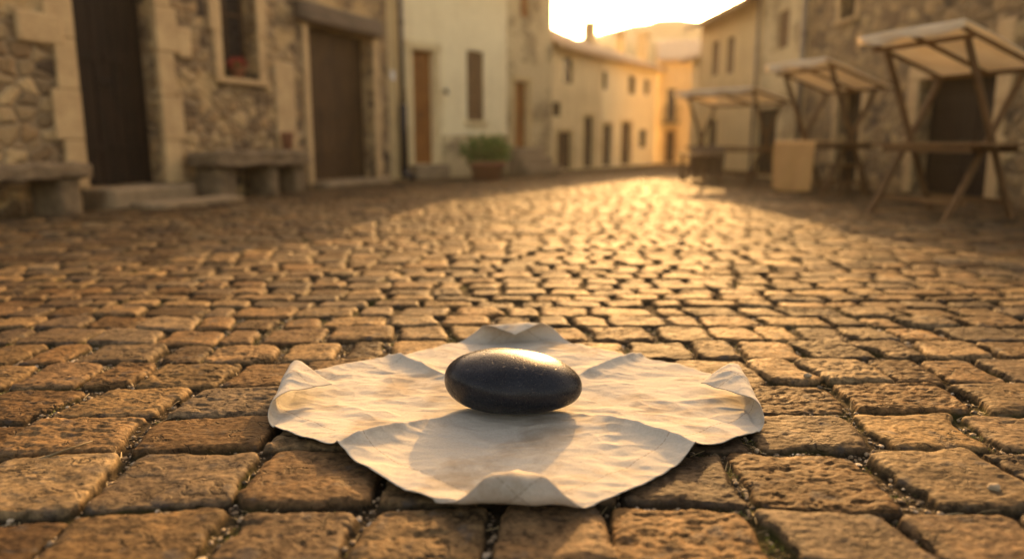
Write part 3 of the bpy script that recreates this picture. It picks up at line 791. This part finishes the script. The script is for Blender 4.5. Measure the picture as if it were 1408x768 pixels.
# ------------------------------------------------------------------ cloth
pl_, pr_ = gp(364, 570), gp(1051, 574); pf_ = gp(704, 706); pk_ = gp(712, 442, .085)
CC = Vector(((pl_.x+pr_.x)/2 + .008, (pf_.y+pk_.y)/2 + .0, 0))
RR, WW = .050, .185
RS, WS = .040, .245
LX = (pr_.x-pl_.x)/2 - RS + WS - .012; LY = (pk_.y-pf_.y)/2 - RR + WW
n = 360
a_ = np.linspace(-1, 1, n+1); Aq, Bq = np.meshgrid(a_, a_, indexing='ij'); Aq, Bq = Aq.ravel(), Bq.ravel()
# diagonal coordinates: s to the right, t away from the camera
s_ = (Aq+Bq)/2; t_ = (Bq-Aq)/2
rim = np.maximum(abs(Aq), abs(Bq)); along = np.where(abs(Aq) > abs(Bq), Bq, Aq)
bul = 1 + rim**4*(.020*np.sin(np.pi*np.clip(abs(along)*1.25, 0, 1))**2 - .012*np.exp(-(along/.10)**2) + .012*(fbm(Aq*4+3, Bq*4, 301, 2)-.5))
s_, t_ = s_*bul, t_*bul
px_, py_ = s_*LX, t_*LY
fx, fy = px_.copy(), py_.copy(); zl = np.zeros_like(px_); roll = np.zeros_like(px_)
def curl(px_, py_, zl, axis, sign, Lh, w_, r_, skew=0.0, lift=0.0, tall=0.0, tmax=3.0):
    """roll a corner up and back over towards the middle"""
    p = (px_ if axis == 0 else py_)*sign; o = (py_ if axis == 0 else px_)
    p0 = Lh - w_ + skew*o
    ext = np.maximum(p-p0, 0); 
    rl_ = r_*np.clip(1 + tall*o, .55, 1.6)
    th = ext/rl_; tc = np.minimum(th, tmax); over_ = (th-tc)*rl_
    newp = p0 + rl_*np.sin(tc) + over_*np.cos(tc); dz = rl_*(1-np.cos(tc)) + over_*np.sin(tc)
    m_ = ext > 0
    q_ = np.where(m_, newp, p)*sign
    zl = zl + np.where(m_, dz, 0) + lift*np.exp(-((p-p0)/.06)**2)*np.exp(-(o/.10)**2)
    if axis == 0: return q_, py_, zl, th
    return px_, q_, zl, th
fx, fy, zl, th0 = curl(fx, fy, zl, 0, -1, LX, WS, RS, .05, 0, 1.5, 3.45)
fx, fy, zl, th1 = curl(fx, fy, zl, 0, 1, LX, WS, RS, .05, 0, 1.5, 3.45)
fx, fy, zl, th2 = curl(fx, fy, zl, 1, -1, LY, WW-.028, .035, .02, 0, 0, 3.4)
fx, fy, zl, th3 = curl(fx, fy, zl, 1, 1, LY, WW+.025, .040, .0, 0, 0, 3.5)
thm = np.maximum.reduce([th0, th1, th2, th3])
wx_, wy_ = fx+CC.x, fy+CC.y
# drape over the setts: local maximum of the paving, smoothed
gN = 150; gx = np.linspace(CC.x-1.05, CC.x+1.05, gN); gy = np.linspace(CC.y-1.0, CC.y+1.0, gN)
GX, GY = np.meshgrid(gx, gy, indexing='ij'); GZ = ground(GX.ravel(), GY.ravel())[0].reshape(gN, gN)
def dil(a, k):
    o = a.copy()
    for dx in range(-k, k+1):
        for dy in range(-k, k+1): o = np.maximum(o, np.roll(np.roll(a, dx, 0), dy, 1))
    return o
def blur(a, it):
    for _ in range(it): a = (a + np.roll(a, 1, 0)+np.roll(a, -1, 0)+np.roll(a, 1, 1)+np.roll(a, -1, 1))/5
    return a
DZ = blur(dil(GZ, 2), 6)
DZ2 = np.maximum(DZ, blur(dil(GZ, 1), 1))
def samp(F, x, y):
    u = np.clip((x-gx[0])/(gx[1]-gx[0]), 0, gN-1.001); v_ = np.clip((y-gy[0])/(gy[1]-gy[0]), 0, gN-1.001)
    i, j = u.astype(int), v_.astype(int); fu, fv = u-i, v_-j
    return (F[i, j]*(1-fu)+F[i+1, j]*fu)*(1-fv)+(F[i, j+1]*(1-fu)+F[i+1, j+1]*fu)*fv
zb_ = samp(DZ2, wx_, wy_)
r0 = np.hypot(px_, py_)
flat = sstep(.10, .26, r0)             # pressed down by the stone in the middle
def cre(dst, along, w_, h_):
    d_ = abs(dst + .004*np.sin(along*9)); return h_*np.exp(-d_/w_)*sstep(.12, .9, abs(along))*(1.0 - .35*sstep(.9, 1.0, abs(along)))
ridge = cre(Aq, Bq, .030, .020) + cre(Bq, Aq, .030, .020) + cre(Aq, Bq, .10, .020) + cre(Bq, Aq, .10, .020)
wr = (1-abs(2*fbm(px_*9-py_*2, py_*19+px_*3, 251, 3, .45)-1)-.7)*.0055 + (fbm(px_*4+3, py_*7+1, 201, 3)-.5)*.018 + (1-abs(2*fbm(px_*7+py_*3+9, py_*10-px_*2, 211, 3, .45)-1)-.7)*.009 + (fbm(px_*26, py_*26, 221, 3)-.5)*.002
edge_w = rim**6*.016*(fbm(Aq*3.3+7, Bq*3.3+2, 231, 2)-.35)
body = (thm <= 0.02)
zc = zb_ + .0045 + flat*(ridge + np.maximum(wr, -.004)*1.0 + .004) + np.where(body, np.maximum(edge_w, -.004), 0) + zl
rl = np.clip(thm, 0, 1)
me = bpy.data.meshes.new('cloth')
me.vertices.add((n+1)**2); me.vertices.foreach_set('co', np.stack([wx_, wy_, zc], 1).astype(np.float32).ravel())
i = (np.arange(n)[:, None]*(n+1)+np.arange(n)[None, :]).ravel()
q = np.stack([i, i+n+1, i+n+2, i+1], 1).astype(np.int32)
me.loops.add(q.size); me.loops.foreach_set('vertex_index', q.ravel())
me.polygons.add(len(q)); me.polygons.foreach_set('loop_start', np.arange(0, q.size, 4, dtype=np.int32))
me.polygons.foreach_set('use_smooth', np.ones(len(q), dtype=bool)); me.update(calc_edges=True)
uvl = me.uv_layers.new(name='weave'); uvv = np.stack([Aq, Bq], 1)[q.ravel()]; uvl.data.foreach_set('uv', uvv.astype(np.float32).ravel())
mc, t, b, out = new_mat('linen')
uv = t.nodes.new('ShaderNodeUVMap'); uv.uv_map = 'weave'
sx = t.nodes.new('ShaderNodeSeparateXYZ'); L(t, uv.outputs[0], sx.inputs[0])
def stitch(own, other):
    d_ = math_(t, 'ABSOLUTE', math_(t, 'SUBTRACT', math_(t, 'ABSOLUTE', own), .875))
    ln = math_(t, 'LESS_THAN', d_, .0024)
    da = math_(t, 'LESS_THAN', math_(t, 'FRACT', math_(t, 'MULTIPLY', other, 42)), .72)
    return math_(t, 'MULTIPLY', ln, da), math_(t, 'LESS_THAN', d_, .006)
s1, e1 = stitch(sx.outputs[0], sx.outputs[1]); s2, e2 = stitch(sx.outputs[1], sx.outputs[0])
stm = math_(t, 'MAXIMUM', s1, s2); em = math_(t, 'MAXIMUM', e1, e2)
v = coord(t)
f1 = noise(t, v, 3.5, 6, .6); f2 = noise(t, v, 14, 5, .6); fw = noise(t, v, 160, 3, .6)
stn = ramp(t, noise(t, v, 4.2, 5, .62, .4), [(.50, 0.0), (.62, .45), (.75, .75)])
cc = mix(t, stn.outputs[0], (.475, .445, .39), (.235, .172, .108))
cc = mix(t, .25, cc, ramp(t, f2, [(.3, .72), (.7, 1.0)]).outputs[0], 'MULTIPLY')
cc = mix(t, .3, cc, ramp(t, fw, [(.3, .60), (.7, 1.08)]).outputs[0], 'MULTIPLY')
cc = mix(t, math_(t, 'MULTIPLY', stm, .5), cc, (.16, .11, .07))
L(t, cc, b.inputs['Base Color']); b.inputs['Roughness'].default_value = .95; b.inputs['Specular IOR Level'].default_value = .03
wv = N(t, 'ShaderNodeTexWave', Scale=130.0); wv.bands_direction = 'X'; L(t, uv.outputs[0], wv.inputs['Vector'])
wv2 = N(t, 'ShaderNodeTexWave', Scale=130.0); wv2.bands_direction = 'Y'; L(t, uv.outputs[0], wv2.inputs['Vector'])
hh = math_(t, 'ADD', math_(t, 'ADD', wv.outputs['Fac'], wv2.outputs['Fac']), math_(t, 'MULTIPLY', fw, 1.5))
hh = math_(t, 'SUBTRACT', hh, math_(t, 'MULTIPLY', em, 2.0))
p1 = bump(t, b, f2, .3, .006); bump(t, b, hh, .30, .0012, p1)
tr = t.nodes.new('ShaderNodeBsdfTranslucent'); L(t, mix(t, .5, cc, (.9, .6, .35), 'MULTIPLY'), tr.inputs['Color'])
mx = N(t, 'ShaderNodeMixShader'); mx.inputs[0].default_value = .16
L(t, b.outputs[0], mx.inputs[1]); L(t, tr.outputs[0], mx.inputs[2]); L(t, mx.outputs[0], out.inputs[0])
me.materials.append(mc)
cl = bpy.data.objects.new('linen_cloth', me); link(cl)
sm = cl.modifiers.new('thick', 'SOLIDIFY'); sm.thickness = .0018; sm.offset = 1
tag(cl, 'square cream linen cloth with curled corners spread on the cobbles', 'cloth')

# ------------------------------------------------------------------ black stone
bm = bmesh.new(); bmesh.ops.create_icosphere(bm, subdivisions=6, radius=1)
from mathutils import noise as mn
sw = (gp(799, 548).x - gp(613, 548).x)/2*.965
for vtx in bm.verts:
    x, y, z = vtx.co
    zz = math.copysign(abs(z)**.92, z)
    hgt = .095*(1 - .11*x)
    if z < 0: hgt *= .92
    x2 = math.copysign(abs(x)**.97, x)
    p = Vector((x2*sw*(1+.02*z), y*.145*(1-.05*x), zz*hgt - .010*x*x*(1 if x > 0 else .2)))
    p += Vector((x, y, z))*.005*mn.noise(Vector((x, y, z))*1.6)
    p.z += .006*mn.noise(Vector((x*1.2+4, y, z)))
    vtx.co = p
zmin = min(v_.co.z for v_ in bm.verts)
for v_ in bm.verts:
    if v_.co.z < zmin + .012: v_.co.z = zmin + .012 - (zmin + .012 - v_.co.z)*.25
me = bpy.data.meshes.new('pebble'); bm.to_mesh(me); bm.free()
me.polygons.foreach_set('use_smooth', [True]*len(me.polygons))
mb_, t, b, _ = new_mat('black_basalt'); v = coord(t)
f = noise(t, v, 12, 6, .6); g_ = noise(t, v, 170, 4, .7); sp2 = noise(t, v, 330, 2, .5)
c = ramp(t, f, [(.3, (.004, .006, .010)), (.7, (.010, .0135, .020))])
c2 = mix(t, ramp(t, sp2, [(.62, 0.0), (.72, .5)]).outputs[0], c.outputs[0], (.14, .13, .12))
L(t, c2, b.inputs['Base Color'])
rr_ = ramp(t, g_, [(.3, .22), (.7, .38)]); L(t, rr_.outputs[0], b.inputs['Roughness'])
pits = ramp(t, noise(t, v, 60, 3, .5), [(.25, 0.0), (.36, 1.0)])
p1 = bump(t, b, pits.outputs[0], .35, .003); bump(t, b, g_, .30, .0018, p1)
b.inputs['Specular IOR Level'].default_value = .16
me.materials.append(mb_)
sc_ = gp(706, 548)
st = bpy.data.objects.new('black_stone', me); link(st)
zst = float(samp(DZ2, np.array([sc_.x]), np.array([sc_.y]))[0])
st.location = (sc_.x, gp(706, 588).y + .125, zst + .0085 - zmin - .012 + .009); st.rotation_euler = (0, R(1.5), R(-6))
tag(st, 'smooth oval black stone resting on the middle of the linen cloth', 'stone')

# ------------------------------------------------------------------ grit, straw and moss in the joints
rs = np.random.RandomState(5)
cx_ = rs.uniform(-2.2, 2.2, 140000); cy_ = rs.uniform(1.05, 3.4, 140000)
cz_, _, _, cg = ground(cx_, cy_)
ok = (cg > .8) & (abs(cx_) < .2+.8*cy_)
clx = abs((cx_-CC.x)/(LX-.05))+abs((cy_-CC.y)/(LY-.05)); ok &= clx > .92
gx_, gy_, gz_ = cx_[ok], cy_[ok], cz_[ok]
keep = fbm(gx_*3, gy_*3, 400, 2) + .35*rs.rand(len(gx_)) > .52
gx2, gy2, gz2 = gx_[keep][:5000], gy_[keep][:5000], gz_[keep][:5000]
ico = bmesh.new(); bmesh.ops.create_icosphere(ico, subdivisions=1, radius=1)
iv = np.array([v_.co[:] for v_ in ico.verts]); ifc = [tuple(v_.index for v_ in f_.verts) for f_ in ico.faces]; ico.free()
def pebbles(name, xs, ys, zs, smin, smax, mat):
    m = MB()
    for x, y, z in zip(xs, ys, zs):
        s0 = smin*(smax/smin)**(rs.rand()**2.2); sc3 = s0*rs.uniform(.6, 1.2, 3); a = rs.rand()*6.28
        p = iv*(1+.25*(rs.rand(len(iv), 1)-.5))*sc3
        p = np.stack([p[:, 0]*math.cos(a)-p[:, 1]*math.sin(a)+x, p[:, 0]*math.sin(a)+p[:, 1]*math.cos(a)+y, p[:, 2]*.7+z+s0*.3], 1)
        m.add(p.tolist(), ifc)
    return m.build(name, mat, smooth=False)
mg, t, b, _ = new_mat('grit'); wn = t.nodes.new('ShaderNodeTexVoronoi'); wn.inputs['Scale'].default_value = 60; L(t, coord(t), wn.inputs['Vector'])
sep = t.nodes.new('ShaderNodeSeparateColor'); L(t, wn.outputs['Color'], sep.inputs[0])
r_ = ramp(t, sep.outputs[0], [(0, (.05, .035, .022)), (.5, (.16, .11, .065)), (.85, (.26, .19, .12)), (1, (.5, .42, .32))]); L(t, r_.outputs[0], b.inputs['Base Color']); b.inputs['Roughness'].default_value = .8
gr = pebbles('gravel', gx2, gy2, gz2, .0025, .011, mg); tag(gr, 'brown grit and tiny pebbles lying in the joints between the cobbles', None, None, 'stuff')
# straw and dead blades
m = MB(); sel = rs.choice(len(gx_), 1200, replace=False)
def blade(m, x, y, z, ln, wd, az, rise, bend):
    d = Vector((math.cos(az), math.sin(az), 0)); s0 = Vector((-d.y, d.x, 0))*wd/2; pts = []
    for k in range(4):
        q_ = k/3; c_ = Vector((x, y, z)) + d*ln*q_*math.cos(rise) + Vector((0, 0, ln*math.sin(rise)*(q_-bend*q_*q_)+.002)); w_ = 1-.75*q_
        pts += [c_-s0*w_, c_+s0*w_+Vector((0, 0, wd*.3))]
    m.add(pts, [(2*k, 2*k+1, 2*k+3, 2*k+2) for k in range(3)])
for k in sel: blade(m, gx_[k], gy_[k], gz_[k], rs.uniform(.012, .055), rs.uniform(.0015, .004), rs.rand()*6.28, rs.uniform(.05, .6), rs.uniform(.2, .8))
for px, py, n_ in ((20, 505+120, 30), (120, 470, 10), (8, 650, 20), (300, 625, 25), (150, 640, 14), (235, 690, 18)):
    c_ = gp(px, py, -.02)
    for k in range(n_): blade(m, c_.x+rs.normal()*.02, c_.y+rs.normal()*.015, -.025, rs.uniform(.02, .06), .003, rs.rand()*6.28, rs.uniform(.3, 1.2), .4)
so = m.build('dry_grass', M['straw']); tag(so, 'dry straw and dead grass blades caught in the cobble joints', None, None, 'stuff')
m = MB()
gm_ = fbm(gx_*1.7+5, gy_*1.7, 410, 2) > .54
idx = np.where(gm_)[0]; idx = rs.choice(idx, min(len(idx), 520), replace=False)
for k in idx:
    for _ in range(7): blade(m, gx_[k]+rs.normal()*.008, gy_[k]+rs.normal()*.006, gz_[k]-.002, rs.uniform(.006, .016), .0025, rs.rand()*6.28, rs.uniform(.5, 1.4), .4)
for px, py, n_ in ((1036, 662, 90), (20, 640, 60), (305, 640, 50), (322, 735, 60), (30, 695, 40)):
    c_ = gp(px, py, -.02)
    for k in range(n_): blade(m, c_.x+rs.normal()*.010, c_.y+rs.normal()*.018, -.030, rs.uniform(.01, .024), .003, rs.rand()*6.28, rs.uniform(.5, 1.4), .4)
so = m.build('moss', M['moss']); tag(so, 'green moss and tiny grass tufts growing in the cobble joints', None, None, 'stuff')
# single twig and pebbles one can point to
c_ = gp(52, 632, .004); tw = MB().tube([c_, c_+Vector((.05, .03, .012)), c_+Vector((.10, .075, .02))], [.004, .0035, .002], 7).build('dry_twig', M['straw'], smooth=True)
tag(tw, 'pale dry twig lying across a cobble joint at the left edge', 'twig')
def peb(px, py, r_, label, seed):
    c_ = gp(px, py, .0); b2 = bmesh.new(); bmesh.ops.create_icosphere(b2, subdivisions=3, radius=1)
    for v_ in b2.verts: v_.co = Vector((v_.co.x*r_*1.3, v_.co.y*r_, v_.co.z*r_*.75))*(1+.25*mn.noise(v_.co*1.3+Vector((seed, 0, 0))))
    m_ = bpy.data.meshes.new('pebble'); b2.to_mesh(m_); b2.free(); m_.polygons.foreach_set('use_smooth', [True]*len(m_.polygons)); m_.materials.append(pebm)
    o = bpy.data.objects.new('pebble', m_); link(o)
    z = float(ground(np.array([c_.x]), np.array([c_.y]))[0][0]); o.location = (c_.x, c_.y, z+r_*.45); tag(o, label, 'pebble', 'loose pebbles on the cobbles')
pebm = stone_plain('pale_pebble', (.22, .16, .1), (.38, .3, .2), 30)
peb(1110, 519, .011, 'pale pebble lodged in the joint right of the cloth', 1)
peb(1366, 673, .012, 'flat pale pebble at the right edge of the picture', 5)

# ------------------------------------------------------------------ haze
hz = MB().box(-135, 135, -30, 145, -1.1, 23).build('haze', None) if False else None
me = bpy.data.meshes.new('haze'); hb = MB().box(-135, 135, -30, 145, -1.1, 23); me.from_pydata(hb.v, [], hb.f); me.update()
mh = bpy.data.materials.new('haze_air'); mh.use_nodes = True; t = mh.node_tree; t.nodes.clear()
out = t.nodes.new('ShaderNodeOutputMaterial'); pv = t.nodes.new('ShaderNodeVolumePrincipled')
pv.inputs['Color'].default_value = (.95, .88, .76, 1); pv.inputs['Density'].default_value = .0004; pv.inputs['Anisotropy'].default_value = .70
L(t, pv.outputs[0], out.inputs['Volume']); me.materials.append(mh)
ho = bpy.data.objects.new('haze', me); link(ho); tag(ho, kind='stuff')
